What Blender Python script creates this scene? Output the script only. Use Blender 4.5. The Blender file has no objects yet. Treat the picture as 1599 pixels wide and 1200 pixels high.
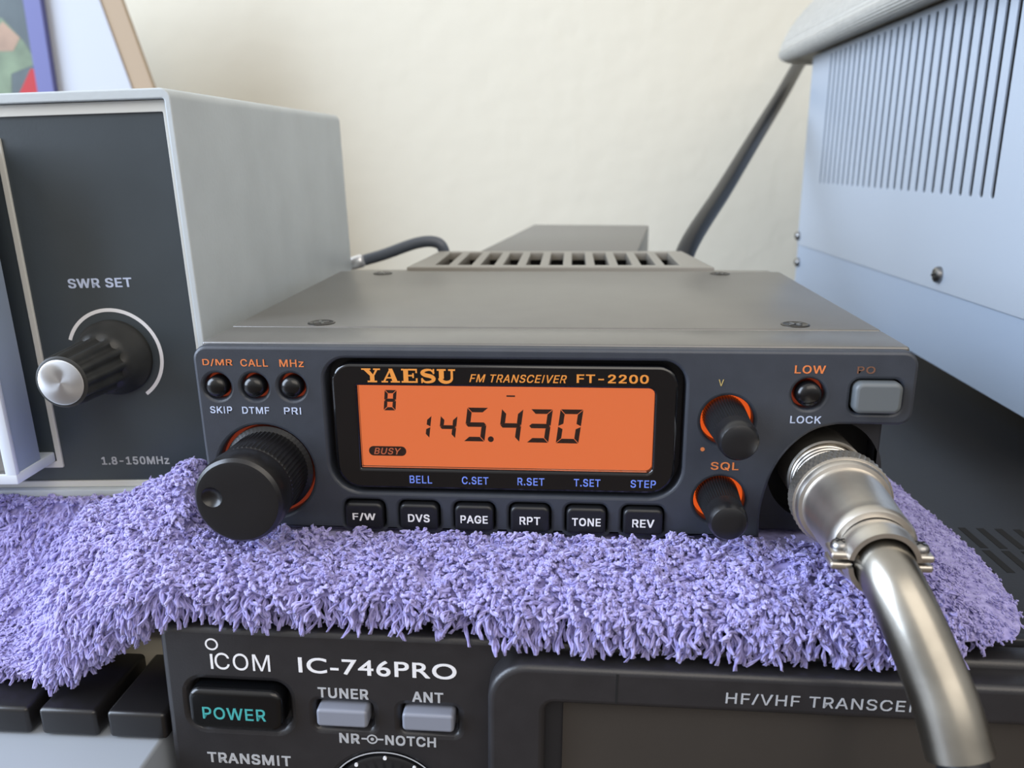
import bpy, bmesh, math, random
import numpy as np
from mathutils import Vector, Matrix, Euler
from mathutils.geometry import tessellate_polygon

random.seed(7)
rng = np.random.default_rng(11)
scn = bpy.context.scene
COL = scn.collection
S = 0.001                                   # everything below is written in millimetres

# ------------------------------------------------------------------ camera, world, lights, exposure
cam_data = bpy.data.cameras.new('camera')
cam = bpy.data.objects.new('camera', cam_data)
COL.objects.link(cam)
cam.location = (5.239*S, -152.309*S, 75.506*S)
cam.rotation_euler = (math.radians(74.226), math.radians(0.485), math.radians(4.188))
cam_data.sensor_width = 36.0
cam_data.lens = 1269.09/1599.0*36.0
cam_data.clip_start = 0.005
cam_data.clip_end = 20
cam_data.dof.use_dof = True
cam_data.dof.focus_distance = 0.165
cam_data.dof.aperture_fstop = 24.0
scn.camera = cam

scn.view_settings.view_transform = 'Standard'
scn.view_settings.look = 'None'
scn.view_settings.gamma = 1.0
scn.view_settings.exposure = 0.0
scn.view_settings.use_curve_mapping = False

world = bpy.data.worlds.new('room_light')
scn.world = world
world.use_nodes = True
wn = world.node_tree
bg = wn.nodes['Background']
bg.inputs['Color'].default_value = (1.0, 0.985, 0.965, 1)
# the room's own brightness: pale ceiling above, window side brighter, dim towards the floor
wtc = wn.nodes.new('ShaderNodeTexCoord')
wsp = wn.nodes.new('ShaderNodeSeparateXYZ')
wmr = wn.nodes.new('ShaderNodeMapRange')
for k_, v_ in (('From Min', -.25), ('From Max', .6), ('To Min', .10), ('To Max', .95)): wmr.inputs[k_].default_value = v_
wml = wn.nodes.new('ShaderNodeMapRange')
for k_, v_ in (('From Min', 0), ('From Max', -1), ('To Min', 0), ('To Max', .35)): wml.inputs[k_].default_value = v_
wad = wn.nodes.new('ShaderNodeMath'); wad.operation = 'ADD'
wn.links.new(wtc.outputs['Generated'], wsp.inputs[0])
wn.links.new(wsp.outputs['Z'], wmr.inputs['Value']); wn.links.new(wsp.outputs['X'], wml.inputs['Value'])
wn.links.new(wmr.outputs[0], wad.inputs[0]); wn.links.new(wml.outputs[0], wad.inputs[1])
wn.links.new(wad.outputs[0], bg.inputs['Strength'])

def area(name, loc, target, sx, sy, color, power):
    l = bpy.data.lights.new(name, 'AREA')
    l.shape = 'RECTANGLE'; l.size = sx*S; l.size_y = sy*S
    l.color = color; l.energy = power
    o = bpy.data.objects.new(name, l); COL.objects.link(o)
    o.location = Vector(loc)*S
    d = Vector(target)-Vector(loc)
    o.rotation_euler = d.to_track_quat('-Z', 'Y').to_euler()
    return o
# daylight from a tall window on the left, warm bounce from the room behind the camera
area('window_daylight', (-1150, -350, 520), (0, 60, 20), 900, 1100, (0.66, 0.79, 1.0), 36.0)
area('room_bounce', (500, -900, 900), (0, 200, 60), 1400, 900, (1.0, 0.9, 0.78), 9.0)

# ------------------------------------------------------------------ materials
def lin(c):
    return tuple(((x/255)/12.92 if x/255 <= .04045 else ((x/255+.055)/1.055)**2.4) for x in c)

def mat(name, rgb, rough=.5, metal=0.0, spec=.5, bump=None, var=None, coat=0.0, emit=None, estr=0.0, sheen=0.0):
    """rgb is an sRGB 0-255 triple; bump=(noise scale, distance mm, detail); var=(noise scale, amount)"""
    m = bpy.data.materials.new(name)
    m.use_nodes = True
    nt = m.node_tree
    b = nt.nodes['Principled BSDF']
    c = lin(rgb)
    b.inputs['Base Color'].default_value = (*c, 1)
    b.inputs['Roughness'].default_value = rough
    b.inputs['Metallic'].default_value = metal
    b.inputs['Specular IOR Level'].default_value = spec
    b.inputs['Coat Weight'].default_value = coat
    b.inputs['Coat Roughness'].default_value = .08
    if sheen:
        b.inputs['Sheen Weight'].default_value = sheen
    if emit is not None:
        b.inputs['Emission Color'].default_value = (*lin(emit), 1)
        b.inputs['Emission Strength'].default_value = estr
    tc = nt.nodes.new('ShaderNodeTexCoord')
    if bump:
        n = nt.nodes.new('ShaderNodeTexNoise')
        n.inputs['Scale'].default_value = bump[0]
        n.inputs['Detail'].default_value = bump[2] if len(bump) > 2 else 2
        nt.links.new(tc.outputs['Object'], n.inputs['Vector'])
        bp = nt.nodes.new('ShaderNodeBump')
        bp.inputs['Strength'].default_value = 1.0
        bp.inputs['Distance'].default_value = bump[1]*S
        nt.links.new(n.outputs['Fac'], bp.inputs['Height'])
        nt.links.new(bp.outputs['Normal'], b.inputs['Normal'])
    if var:
        n = nt.nodes.new('ShaderNodeTexNoise')
        n.inputs['Scale'].default_value = var[0]
        n.inputs['Detail'].default_value = 4
        nt.links.new(tc.outputs['Object'], n.inputs['Vector'])
        r = nt.nodes.new('ShaderNodeValToRGB')
        r.color_ramp.elements[0].position = .3
        r.color_ramp.elements[1].position = .7
        lo = tuple(x*(1-var[1]) for x in c); hi = tuple(min(1, x*(1+var[1])) for x in c)
        r.color_ramp.elements[0].color = (*lo, 1)
        r.color_ramp.elements[1].color = (*hi, 1)
        nt.links.new(n.outputs['Fac'], r.inputs['Fac'])
        nt.links.new(r.outputs['Color'], b.inputs['Base Color'])
    return m

M = {}
M['wall'] = mat('cream_wall_paint', (212, 206, 189), .9, bump=(60, .6), var=(3, .02))
M['desk'] = mat('brown_desk', (74, 60, 48), .5, var=(8, .2))
M['panel'] = mat('charcoal_plastic', (53, 57, 65), .42, bump=(3500, .02), var=(250, .08))
M['panel_dark'] = mat('dark_recess_plastic', (36, 37, 42), .5, bump=(3500, .02))
M['cover'] = mat('painted_charcoal_metal', (92, 89, 84), .3, spec=1.0, bump=(2600, .012), var=(120, .06))
M['heat'] = mat('grey_cast_metal', (128, 124, 116), .36, spec=1.0, bump=(2200, .015))
M['black'] = mat('black_void', (7, 7, 8), .8)
M['lens'] = mat('black_gloss_window', (10, 10, 13), .12, coat=.3)
M['key'] = mat('black_button_plastic', (22, 23, 26), .38, bump=(3000, .01))
M['knob'] = mat('black_knob_plastic', (24, 24, 26), .3, bump=(3000, .01))
M['knobcap'] = mat('gloss_black_cap', (12, 12, 14), .22)
M['grey_key'] = mat('slate_grey_plastic', (92, 97, 100), .45)
M['orange_ink'] = mat('orange_print', (214, 122, 66), .6)
M['amber_ink'] = mat('amber_print', (218, 140, 58), .5)
M['faint_ink'] = mat('worn_brown_print', (112, 76, 58), .6)
M['yellow_ink'] = mat('worn_yellow_print', (170, 150, 95), .6)
M['white_ink'] = mat('white_print', (225, 225, 228), .6)
M['pale_ink'] = mat('pale_blue_print', (188, 200, 226), .6)
M['blue_ink'] = mat('blue_print', (112, 138, 226), .5)
M['grey_ink'] = mat('grey_print', (170, 172, 176), .6)
M['teal_ink'] = mat('teal_print', (66, 160, 160), .5)
M['lcd'] = mat('orange_backlit_lcd', (40, 18, 6), .6, emit=(224, 111, 61), estr=.98)
M['lcd_seg'] = mat('lcd_segment', (44, 16, 12), .6)
M['busy_txt'] = mat('lcd_busy_letters', (40, 18, 6), .6, emit=(196, 100, 66), estr=.8)
M['glow'] = mat('orange_backlight', (150, 60, 20), .5, emit=(240, 92, 30), estr=.75)
M['glow_dim'] = mat('dim_red_backlight', (120, 50, 36), .5, emit=(190, 70, 36), estr=.22)
M['screw'] = mat('zinc_screw', (150, 150, 150), .3, metal=1)
M['dark_screw'] = mat('dark_screw', (70, 68, 66), .35, metal=.9)
M['nickel'] = mat('nickel_plate', (208, 203, 195), .38, metal=1, var=(120, .12))
M['nickel_dull'] = mat('dull_nickel', (200, 195, 186), .42, metal=1, var=(160, .2))
M['sleeve'] = mat('chrome_sleeve', (158, 154, 145), .3, metal=1, var=(60, .35))
M['cable'] = mat('black_cable_sheath', (26, 28, 32), .38)
M['cable_grey'] = mat('grey_cable_sheath', (84, 90, 100), .4)
M['tuner_case'] = mat('grey_hammered_paint', (182, 189, 192), .45, bump=(900, .04), var=(60, .05))
M['tuner_panel'] = mat('dark_brushed_panel', (60, 67, 72), .32, bump=(1800, .015), var=(40, .1))
M['tuner_lip'] = mat('off_white_border', (196, 196, 190), .5)
M['alu'] = mat('spun_aluminium', (205, 205, 205), .32, metal=1)
def spun(m):
    nt = m.node_tree; b = nt.nodes['Principled BSDF']
    t = nt.nodes.new('ShaderNodeTangent'); t.direction_type = 'RADIAL'; t.axis = 'Y'
    b.inputs['Anisotropic'].default_value = .85
    nt.links.new(t.outputs[0], b.inputs['Tangent'])
spun(M['alu'])
M['fluted'] = mat('worn_black_knob', (40, 40, 38), .45, var=(200, .3))
M['meter'] = mat('white_meter_plastic', (214, 222, 232), .3)
M['meter_side'] = mat('frosted_meter_side', (150, 164, 184), .35)
M['amp'] = mat('blue_grey_enamel', (166, 175, 186), .42, bump=(1400, .01))
M['amp_low'] = mat('blue_grey_enamel_bluer_lit', (156, 170, 188), .42, bump=(1400, .01))  # same enamel as the cover, with bluer light put into its colour
M['ic'] = mat('black_front_panel', (40, 39, 41), .34, bump=(2600, .025), var=(200, .1))
M['ic_top'] = mat('black_painted_lid', (38, 40, 45), .5, bump=(1500, .03))
M['ic_key'] = mat('silver_grey_button', (126, 130, 142), .35)
M['ic_lcd'] = mat('dark_olive_lcd', (54, 50, 46), .25, var=(25, .12))
M['pow'] = mat('gloss_black_button', (9, 10, 12), .2)
M['deckgrey'] = mat('pale_grey_plastic', (150, 157, 166), .5)
M['deckbeige'] = mat('beige_plastic', (188, 180, 160), .6)
M['deckkey'] = mat('black_push_key', (26, 25, 26), .3)
M['board'] = mat('white_board', (186, 190, 198), .8)
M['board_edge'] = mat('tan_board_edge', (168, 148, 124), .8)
M['pic_frame'] = mat('lilac_frame', (88, 90, 142), .5)
M['box_black'] = mat('charcoal_box_paint', (88, 86, 84), .34, spec=1.0, bump=(1500, .02))
M['connector'] = mat('bright_connector', (240, 242, 246), .25, metal=.6)
M['straw'] = mat('cream_woven_fabric', (194, 191, 182), .9, var=(300, .06))

# spun-aluminium cap: anisotropic radial sheen through a rotational gradient in the bump is overkill, keep roughness only

def weave(m):
    nt = m.node_tree; b = nt.nodes['Principled BSDF']
    uv = nt.nodes.new('ShaderNodeUVMap'); uv.uv_map = 'rows'
    a = nt.nodes.new('ShaderNodeTexWave'); a.bands_direction = 'X'; a.inputs['Scale'].default_value = .31
    c = nt.nodes.new('ShaderNodeTexWave'); c.bands_direction = 'Y'; c.inputs['Scale'].default_value = .31
    mu = nt.nodes.new('ShaderNodeMath'); mu.operation = 'MULTIPLY'
    bp = nt.nodes.new('ShaderNodeBump'); bp.inputs['Distance'].default_value = .9*S; bp.inputs['Strength'].default_value = 1
    nt.links.new(uv.outputs[0], a.inputs['Vector']); nt.links.new(uv.outputs[0], c.inputs['Vector'])
    nt.links.new(a.outputs['Fac'], mu.inputs[0]); nt.links.new(c.outputs['Fac'], mu.inputs[1])
    nt.links.new(mu.outputs[0], bp.inputs['Height']); nt.links.new(bp.outputs['Normal'], b.inputs['Normal'])
weave(M['straw'])

def towel_material():
    m = bpy.data.materials.new('lavender_terry')
    m.use_nodes = True
    nt = m.node_tree; b = nt.nodes['Principled BSDF']
    tc = nt.nodes.new('ShaderNodeTexCoord')
    n = nt.nodes.new('ShaderNodeTexNoise'); n.inputs['Scale'].default_value = 700; n.inputs['Detail'].default_value = 2
    r = nt.nodes.new('ShaderNodeValToRGB')
    r.color_ramp.elements[0].position = .25; r.color_ramp.elements[1].position = .75
    r.color_ramp.elements[0].color = (*lin((128, 122, 178)), 1)
    r.color_ramp.elements[1].color = (*lin((182, 176, 228)), 1)
    nt.links.new(tc.outputs['Object'], n.inputs['Vector'])
    nt.links.new(n.outputs['Fac'], r.inputs['Fac'])
    nt.links.new(r.outputs['Color'], b.inputs['Base Color'])
    b.inputs['Roughness'].default_value = .9
    b.inputs['Specular IOR Level'].default_value = .04
    b.inputs['Sheen Weight'].default_value = .25
    return m
M['towel'] = towel_material()

def glass_material():
    m = bpy.data.materials.new('clear_pane')
    m.use_nodes = True
    nt = m.node_tree
    for n in list(nt.nodes): nt.nodes.remove(n)
    out = nt.nodes.new('ShaderNodeOutputMaterial')
    mix = nt.nodes.new('ShaderNodeMixShader')
    tr = nt.nodes.new('ShaderNodeBsdfTransparent')
    gl = nt.nodes.new('ShaderNodeBsdfGlossy'); gl.inputs['Roughness'].default_value = .08
    fr = nt.nodes.new('ShaderNodeFresnel'); fr.inputs['IOR'].default_value = 1.45
    nt.links.new(fr.outputs[0], mix.inputs[0]); nt.links.new(tr.outputs[0], mix.inputs[1]); nt.links.new(gl.outputs[0], mix.inputs[2])
    nt.links.new(mix.outputs[0], out.inputs['Surface'])
    return m
M['glass'] = glass_material()

# ------------------------------------------------------------------ helpers
def finish(name, me, m, parent=None, angle=35):
    if m is not None and len(me.materials) == 0:
        me.materials.append(m)
    if len(me.polygons):
        me.polygons.foreach_set('use_smooth', [True]*len(me.polygons))
        me.set_sharp_from_angle(angle=math.radians(angle))
    me.update()
    o = bpy.data.objects.new(name, me)
    COL.objects.link(o)
    if parent is not None:
        o.parent = parent
    return o

def raw(name, verts, faces, m, parent=None, angle=35):
    me = bpy.data.meshes.new(name)
    me.from_pydata([tuple(x*S for x in v) for v in verts], [], faces)
    return finish(name, me, m, parent, angle)

def from_bm(name, bm, m, parent=None, angle=35):
    for v in bm.verts: v.co *= S
    bmesh.ops.recalc_face_normals(bm, faces=bm.faces)
    me = bpy.data.meshes.new(name)
    bm.to_mesh(me); bm.free()
    return finish(name, me, m, parent, angle)

def bm_box(bm, x0, x1, y0, y1, z0, z1, bev=0, seg=3, mtx=None):
    r = bmesh.ops.create_cube(bm, size=1)
    vs = r['verts']
    for v in vs:
        v.co = Vector(((x0+x1)/2+v.co.x*(x1-x0), (y0+y1)/2+v.co.y*(y1-y0), (z0+z1)/2+v.co.z*(z1-z0)))
    if bev:
        es = list({e for v in vs for e in v.link_edges})
        r2 = bmesh.ops.bevel(bm, geom=es, offset=bev, segments=seg, profile=.5, affect='EDGES')
        vs = list({v for f in r2['faces'] for v in f.verts} | {v for v in vs if v.is_valid})
    if mtx is not None:
        for v in vs: v.co = mtx @ v.co
    return vs

def box(name, x0, x1, y0, y1, z0, z1, m, parent=None, bev=.3, seg=3):
    bm = bmesh.new(); bm_box(bm, x0, x1, y0, y1, z0, z1, bev, seg)
    return from_bm(name, bm, m, parent)

def rrect(x0, x1, z0, z1, r, n=8):
    if not isinstance(r, (list, tuple)): r = [r]*4            # bl, br, tr, tl
    out = []
    for (cx, cz, a0, rr) in ((x0+r[0], z0+r[0], 180, r[0]), (x1-r[1], z0+r[1], 270, r[1]), (x1-r[2], z1-r[2], 0, r[2]), (x0+r[3], z1-r[3], 90, r[3])):
        for i in range(n+1):
            a = math.radians(a0+90*i/n)
            out.append((cx+rr*math.cos(a), cz+rr*math.sin(a)))
    return out

def circ(cx, cz, r, n=48):
    return [(cx+r*math.cos(2*math.pi*i/n), cz+r*math.sin(2*math.pi*i/n)) for i in range(n)]

def plate(name, outline, holes, y_front, y_back, bev, m, parent=None, axes='xz', seg=2):
    """flat plate with real holes and rounded rims; outline in (x,z), front looks along -y (axes 'xz'); for 'yz' the outline is (y,z) and the front looks along -x"""
    cu = bpy.data.curves.new(name, 'CURVE')
    cu.dimensions = '2D'; cu.fill_mode = 'BOTH'
    th = y_back-y_front
    cu.extrude = (th/2-bev)*S; cu.bevel_depth = bev*S; cu.bevel_resolution = seg
    for k, pts in enumerate([outline]+list(holes)):
        # the bevel grows the outline, so shrink it by the bevel (holes grow)
        pts = inset(pts, bev if k == 0 else -bev)
        sp = cu.splines.new('POLY'); sp.points.add(len(pts)-1)
        for p, q in zip(sp.points, pts): p.co = (q[0]*S, q[1]*S, 0, 1)
        sp.use_cyclic_u = True
    tmp = bpy.data.objects.new(name, cu); COL.objects.link(tmp)
    dg = bpy.context.evaluated_depsgraph_get(); dg.update()
    me = bpy.data.meshes.new_from_object(tmp.evaluated_get(dg))
    bpy.data.objects.remove(tmp); bpy.data.curves.remove(cu)
    ym = (y_front+y_back)/2*S
    for v in me.vertices:
        a, b, c = v.co
        v.co = (a, ym-c, b) if axes == 'xz' else (ym-c, -a, b)
    me.materials.clear()
    return finish(name, me, m, parent, 30)

def inset(pts, d):
    """offset a closed polygon inwards by d (works for either winding)"""
    if abs(d) < 1e-9: return pts
    P = []
    for p in pts:
        p = Vector(p)
        if not P or (p-P[-1]).length > 1e-4: P.append(p)
    if (P[0]-P[-1]).length < 1e-4: P.pop()
    n = len(P)
    area2 = sum(P[i].x*P[(i+1) % n].y-P[(i+1) % n].x*P[i].y for i in range(n))
    s = 1 if area2 > 0 else -1
    out = []
    for i in range(n):
        a, b, c = P[i-1], P[i], P[(i+1) % n]
        e1 = (b-a); e2 = (c-b)
        if e1.length < 1e-7 or e2.length < 1e-7:
            e1 = e1 if e1.length > 1e-7 else e2
            e2 = e2 if e2.length > 1e-7 else e1
        e1.normalize(); e2.normalize()
        n1 = Vector((-e1.y, e1.x))*s; n2 = Vector((-e2.y, e2.x))*s
        mvec = n1+n2
        if mvec.length < 1e-6: mvec = n1.copy()
        mvec.normalize()
        k = max(.35, mvec.dot(n1))
        out.append(tuple(b+mvec*(d/k)))
    return out

def lathe(name, prof, origin, direction, m, parent=None, n=64, flute=None, cap=True, angle=35, up=None):
    """prof: list of (radius, distance along direction); flute=(count, amplitude, i0, i1): ribs between profile rows i0..i1"""
    d = Vector(direction).normalized()
    ref = Vector(up) if up else (Vector((0, 0, 1)) if abs(d.z) < .9 else Vector((1, 0, 0)))
    u = d.cross(ref).normalized(); w = u.cross(d).normalized()
    O = Vector(origin)
    V = []; F = []
    for i, (r, t) in enumerate(prof):
        for k in range(n):
            a = 2*math.pi*k/n
            rr = r
            if flute and flute[2] <= i <= flute[3]:
                rr = r-flute[1]*(0.5-0.5*math.cos(flute[0]*a))
            V.append(O+d*t+u*(rr*math.cos(a))+w*(rr*math.sin(a)))
    for i in range(len(prof)-1):
        for k in range(n):
            k2 = (k+1) % n
            F.append((i*n+k, i*n+k2, (i+1)*n+k2, (i+1)*n+k))
    if cap:
        F.append(tuple(range(n)))
        F.append(tuple((len(prof)-1)*n+k for k in reversed(range(n))))
    bm = bmesh.new()
    bv = [bm.verts.new(v) for v in V]
    for f in F: bm.faces.new([bv[i] for i in f])
    return from_bm(name, bm, m, parent, angle)

def spline(pts, n):
    P = [np.array(p, float) for p in pts]
    P = [2*P[0]-P[1]]+P+[2*P[-1]-P[-2]]
    out = []
    seg = len(P)-3
    for j in range(n):
        t = j/(n-1)*seg; i = min(int(t), seg-1); t -= i
        p0, p1, p2, p3 = P[i:i+4]
        out.append(.5*((2*p1)+(-p0+p2)*t+(2*p0-5*p1+4*p2-p3)*t*t+(-p0+3*p1-3*p2+p3)*t**3))
    return out

def tube(name, pts, r, m, parent=None, n=24, steps=60, cap=True):
    path = [Vector(p) for p in spline(pts, steps)]
    rs = r if callable(r) else (lambda t: r)
    V = []; F = []
    ref = Vector((1, 0, 0)).cross(path[1]-path[0])
    if ref.length < 1e-4: ref = Vector((0, 1, 0))
    for i, p in enumerate(path):
        d = (path[min(i+1, steps-1)]-path[max(i-1, 0)]).normalized()
        u = (ref-d*ref.dot(d)).normalized(); ref = u
        w = d.cross(u)
        for k in range(n):
            a = 2*math.pi*k/n
            V.append(p+(u*math.cos(a)+w*math.sin(a))*rs(i/(steps-1)))
    for i in range(steps-1):
        for k in range(n):
            k2 = (k+1) % n
            F.append((i*n+k, i*n+k2, (i+1)*n+k2, (i+1)*n+k))
    if cap:
        F.append(tuple(reversed(range(n)))); F.append(tuple((steps-1)*n+k for k in range(n)))
    bm = bmesh.new()
    bv = [bm.verts.new(v) for v in V]
    for f in F: bm.faces.new([bv[i] for i in f])
    return from_bm(name, bm, m, parent)

try:                                        # the sans-serif that ships with Blender itself
    SANS = bpy.data.fonts.load(bpy.utils.system_resource('DATAFILES', path='fonts')+'/Inter.woff2')
except Exception:
    SANS = None
CAP = []
def text_bm(body, bold=0.0, slant=0.0, space=1.0, sans=True):
    bars = sans and SANS is not None and 'I' in body                # plain upright for the capital I
    if bars: body = body.replace('I', '|')
    """letters as a mesh in the xz plane (front along -y), unit-less, returned as numpy verts + faces"""
    cu = bpy.data.curves.new('t', 'FONT')
    cu.body = body; cu.size = 1
    if SANS and sans: cu.font = SANS
    cu.shear = slant; cu.space_character = space
    tmp = bpy.data.objects.new('t', cu); COL.objects.link(tmp)
    dg = bpy.context.evaluated_depsgraph_get(); dg.update()
    oc = tmp.evaluated_get(dg).to_curve(dg)
    loops = []
    for sp in oc.splines:
        pts = []
        if sp.type == 'BEZIER':
            bp = sp.bezier_points; n = len(bp)
            for a in range(n):
                p0, p1 = bp[a], bp[(a+1) % n]
                A, B, C_, D = p0.co, p0.handle_right, p1.handle_left, p1.co
                straight = (B-A).cross(D-A).length < 1e-5 and (C_-A).cross(D-A).length < 1e-5
                for q in range(1 if straight else 6):
                    t = q/6
                    pts.append(A*(1-t)**3+B*(3*t*(1-t)**2)+C_*(3*t*t*(1-t))+D*t**3)
        else:
            pts = [Vector(p.co[:3]) for p in sp.points]
        pts = [Vector((p[0], p[1], 0)) for p in pts]
        pts = [p for k, p in enumerate(pts) if (p-pts[k-1]).length > 1e-5]
        if len(pts) > 2: loops.append(pts)
    tmp.evaluated_get(dg).to_curve_clear(); bpy.data.objects.remove(tmp); bpy.data.curves.remove(cu)
    def area2(P): return sum(P[k-1].x*P[k].y-P[k].x*P[k-1].y for k in range(len(P)))
    def inside(p, P):
        c = False
        for k in range(len(P)):
            a, b = P[k-1], P[k]
            if (a.y > p.y) != (b.y > p.y) and p.x < (b.x-a.x)*(p.y-a.y)/(b.y-a.y)+a.x: c = not c
        return c
    ars = [area2(P) for P in loops]
    sign = 1 if ars[max(range(len(ars)), key=lambda k: abs(ars[k]))] > 0 else -1
    V = []; f = []
    for P, ar in zip(loops, ars):
        if ar*sign <= 0: continue
        group = [P]+[Q for Q, aq in zip(loops, ars) if aq*sign < 0 and inside(Q[0], P) and inside(Q[len(Q)//2], P)]
        tri = tessellate_polygon(group)
        b = len(V)
        flat = [p for L in group for p in L]
        nf = len(flat)
        V += [(p.x, p.y, .02+.004*(b % 5)+.003*(len(f) % 3)) for p in flat]+[(p.x, p.y, -.02) for p in flat]
        for t in tri: f.append(tuple(b+q for q in t))
        o = b
        for L in group:
            m_ = len(L)
            for k in range(m_): f.append((o+k, o+(k+1) % m_, o+nf+(k+1) % m_, o+nf+k))
            o += m_
    v = np.array(V)
    if bars:
        if not CAP: CAP.append(text_bm('H')[0][:, 1].max())
        lo_, hi_ = 0, CAP[0]
        z = np.clip(v[:, 1], lo_, hi_)
        v[:, 0] += slant*(z-v[:, 1]); v[:, 1] = z
    if bold > 0:                            # heavier strokes: the outline laid down several times a hair apart
        n = len(v); V2 = []; F2 = []
        for q, (dx, dz) in enumerate(((-1, -.7), (1, -.7), (1, .7), (-1, .7), (0, 0))):
            V2.append(v+np.array((dx*bold, dz*bold, .006*q))); F2 += [tuple(i+n*q for i in p) for p in f]
        v = np.concatenate(V2); f = F2
    return v, f

def text(body, xc, zc, w, h, m, parent=None, y=-.03, bold=.012, slant=0.0, space=1.08, name='lettering', depth=.06, sans=True):
    v, f = text_bm(body, bold, slant, space, sans)
    lo, hi = v.min(0), v.max(0)
    sx = w/(hi[0]-lo[0]); sz = h/(hi[1]-lo[1])
    V = [(xc+(p[0]-(lo[0]+hi[0])/2)*sx, y-p[2]/.02*depth/2, zc+(p[1]-(lo[1]+hi[1])/2)*sz) for p in v]
    return raw(name, V, f, m, parent, 1)

def slab(name, polys, y, depth, m, parent=None):
    """flat raised polygons [(x,z)...] facing -y, as one mesh"""
    V = []; F = []
    for i_, P in enumerate(polys):
        n = len(P); b = len(V)
        V += [(x, y-depth-.0025*i_, z) for x, z in P]+[(x, y, z) for x, z in P]
        F.append(tuple(b+i for i in range(n)))
        F.append(tuple(b+n+i for i in reversed(range(n))))
        for i in range(n):
            j = (i+1) % n
            F.append((b+i, b+n+i, b+n+j, b+j))
    bm = bmesh.new()
    bv = [bm.verts.new(v) for v in V]
    for f in F: bm.faces.new([bv[i] for i in f])
    return from_bm(name, bm, m, parent)

def ring_poly(cx, cz, r0, r1, a0, a1, n=48):
    A = [math.radians(a0+(a1-a0)*i/n) for i in range(n+1)]
    return [(cx+r1*math.cos(a), cz+r1*math.sin(a)) for a in A]+[(cx+r0*math.cos(a), cz+r0*math.sin(a)) for a in reversed(A)]

def ring_quads(cx, cz, r0, r1, a0=0, a1=360, n=48):
    P = []
    for i in range(n):
        a = math.radians(a0+(a1-a0)*i/n); b = math.radians(a0+(a1-a0)*(i+1)/n)
        P.append([(cx+r1*math.cos(a), cz+r1*math.sin(a)), (cx+r1*math.cos(b), cz+r1*math.sin(b)), (cx+r0*math.cos(b), cz+r0*math.sin(b)), (cx+r0*math.cos(a), cz+r0*math.sin(a))])
    return P

def ring_band(name, cx, cz, r0, r1, y, depth, m, parent=None, a0=0, a1=360, n=64):
    """one clean annulus (or arc) facing -y"""
    V = []; F = []
    full = abs(a1-a0) >= 359.9
    cnt = n if full else n+1
    for i in range(cnt):
        a = math.radians(a0+(a1-a0)*i/n); c, s = math.cos(a), math.sin(a)
        V += [(cx+r0*c, y-depth, cz+r0*s), (cx+r1*c, y-depth, cz+r1*s), (cx+r1*c, y, cz+r1*s), (cx+r0*c, y, cz+r0*s)]
    for i in range(n):
        a = 4*i; b = 4*((i+1) % cnt)
        for k in range(4):
            k2 = (k+1) % 4
            F.append((a+k, a+k2, b+k2, b+k))
    if not full:
        F.append((0, 3, 2, 1)); e = 4*(cnt-1); F.append((e, e+1, e+2, e+3))
    bm = bmesh.new(); bv = [bm.verts.new(v) for v in V]
    for f in F: bm.faces.new([bv[i] for i in f])
    return from_bm(name, bm, m, parent)

def thing(name, label, cat, loc=(0, 0, 0), rot=(0, 0, 0), group=None):
    o = bpy.data.objects.new(name, None); COL.objects.link(o)
    o.location = Vector(loc)*S; o.rotation_euler = tuple(math.radians(a) for a in rot)
    o.empty_display_size = .01
    o['label'] = label; o['category'] = cat
    if group: o['group'] = group
    return o
def tag(o, label, cat, group=None):
    o['label'] = label; o['category'] = cat
    if group: o['group'] = group
    return o
def structure(o):
    o['kind'] = 'structure'; return o

def screw(name, origin, direction, r, h, m, parent, slot_m):
    """domed cross-head screw"""
    s = lathe(name, [(r, 0), (r, h*.35), (r*.86, h*.75), (r*.6, h*.95), (r*.3, h)], origin, direction, m, parent, n=24)
    d = Vector(direction).normalized()
    O = Vector(origin)+d*h*.97
    u = d.cross(Vector((.3, .2, .93))).normalized(); w = u.cross(d)
    bm = bmesh.new()
    mt = Matrix((u, w, d)).transposed().to_4x4(); mt.translation = O
    bm_box(bm, -r*.6, r*.6, -r*.11, r*.11, -h*.2, h*.06, 0, 1, mt)
    bm_box(bm, -r*.11, r*.11, -r*.6, r*.6, -h*.2, h*.06, 0, 1, mt)
    sl = from_bm('cross_slot', bm, slot_m, s)
    return s

# ================================================================== SETTING
structure(box('wall_back', -1600, 1600, 500, 540, -132, 1500, M['wall'], None, 0))
structure(box('desk', -1600, 1600, -1200, 540, -172, -132.2, M['desk'], None, 0))  # desk top out of view, added below everything for light bounce

# ================================================================== FM TRANSCEIVER (the small radio in the middle)
R = thing('mobile_radio', 'small charcoal mobile radio with a glowing orange frequency display, resting on the lavender towel', 'radio')
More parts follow.
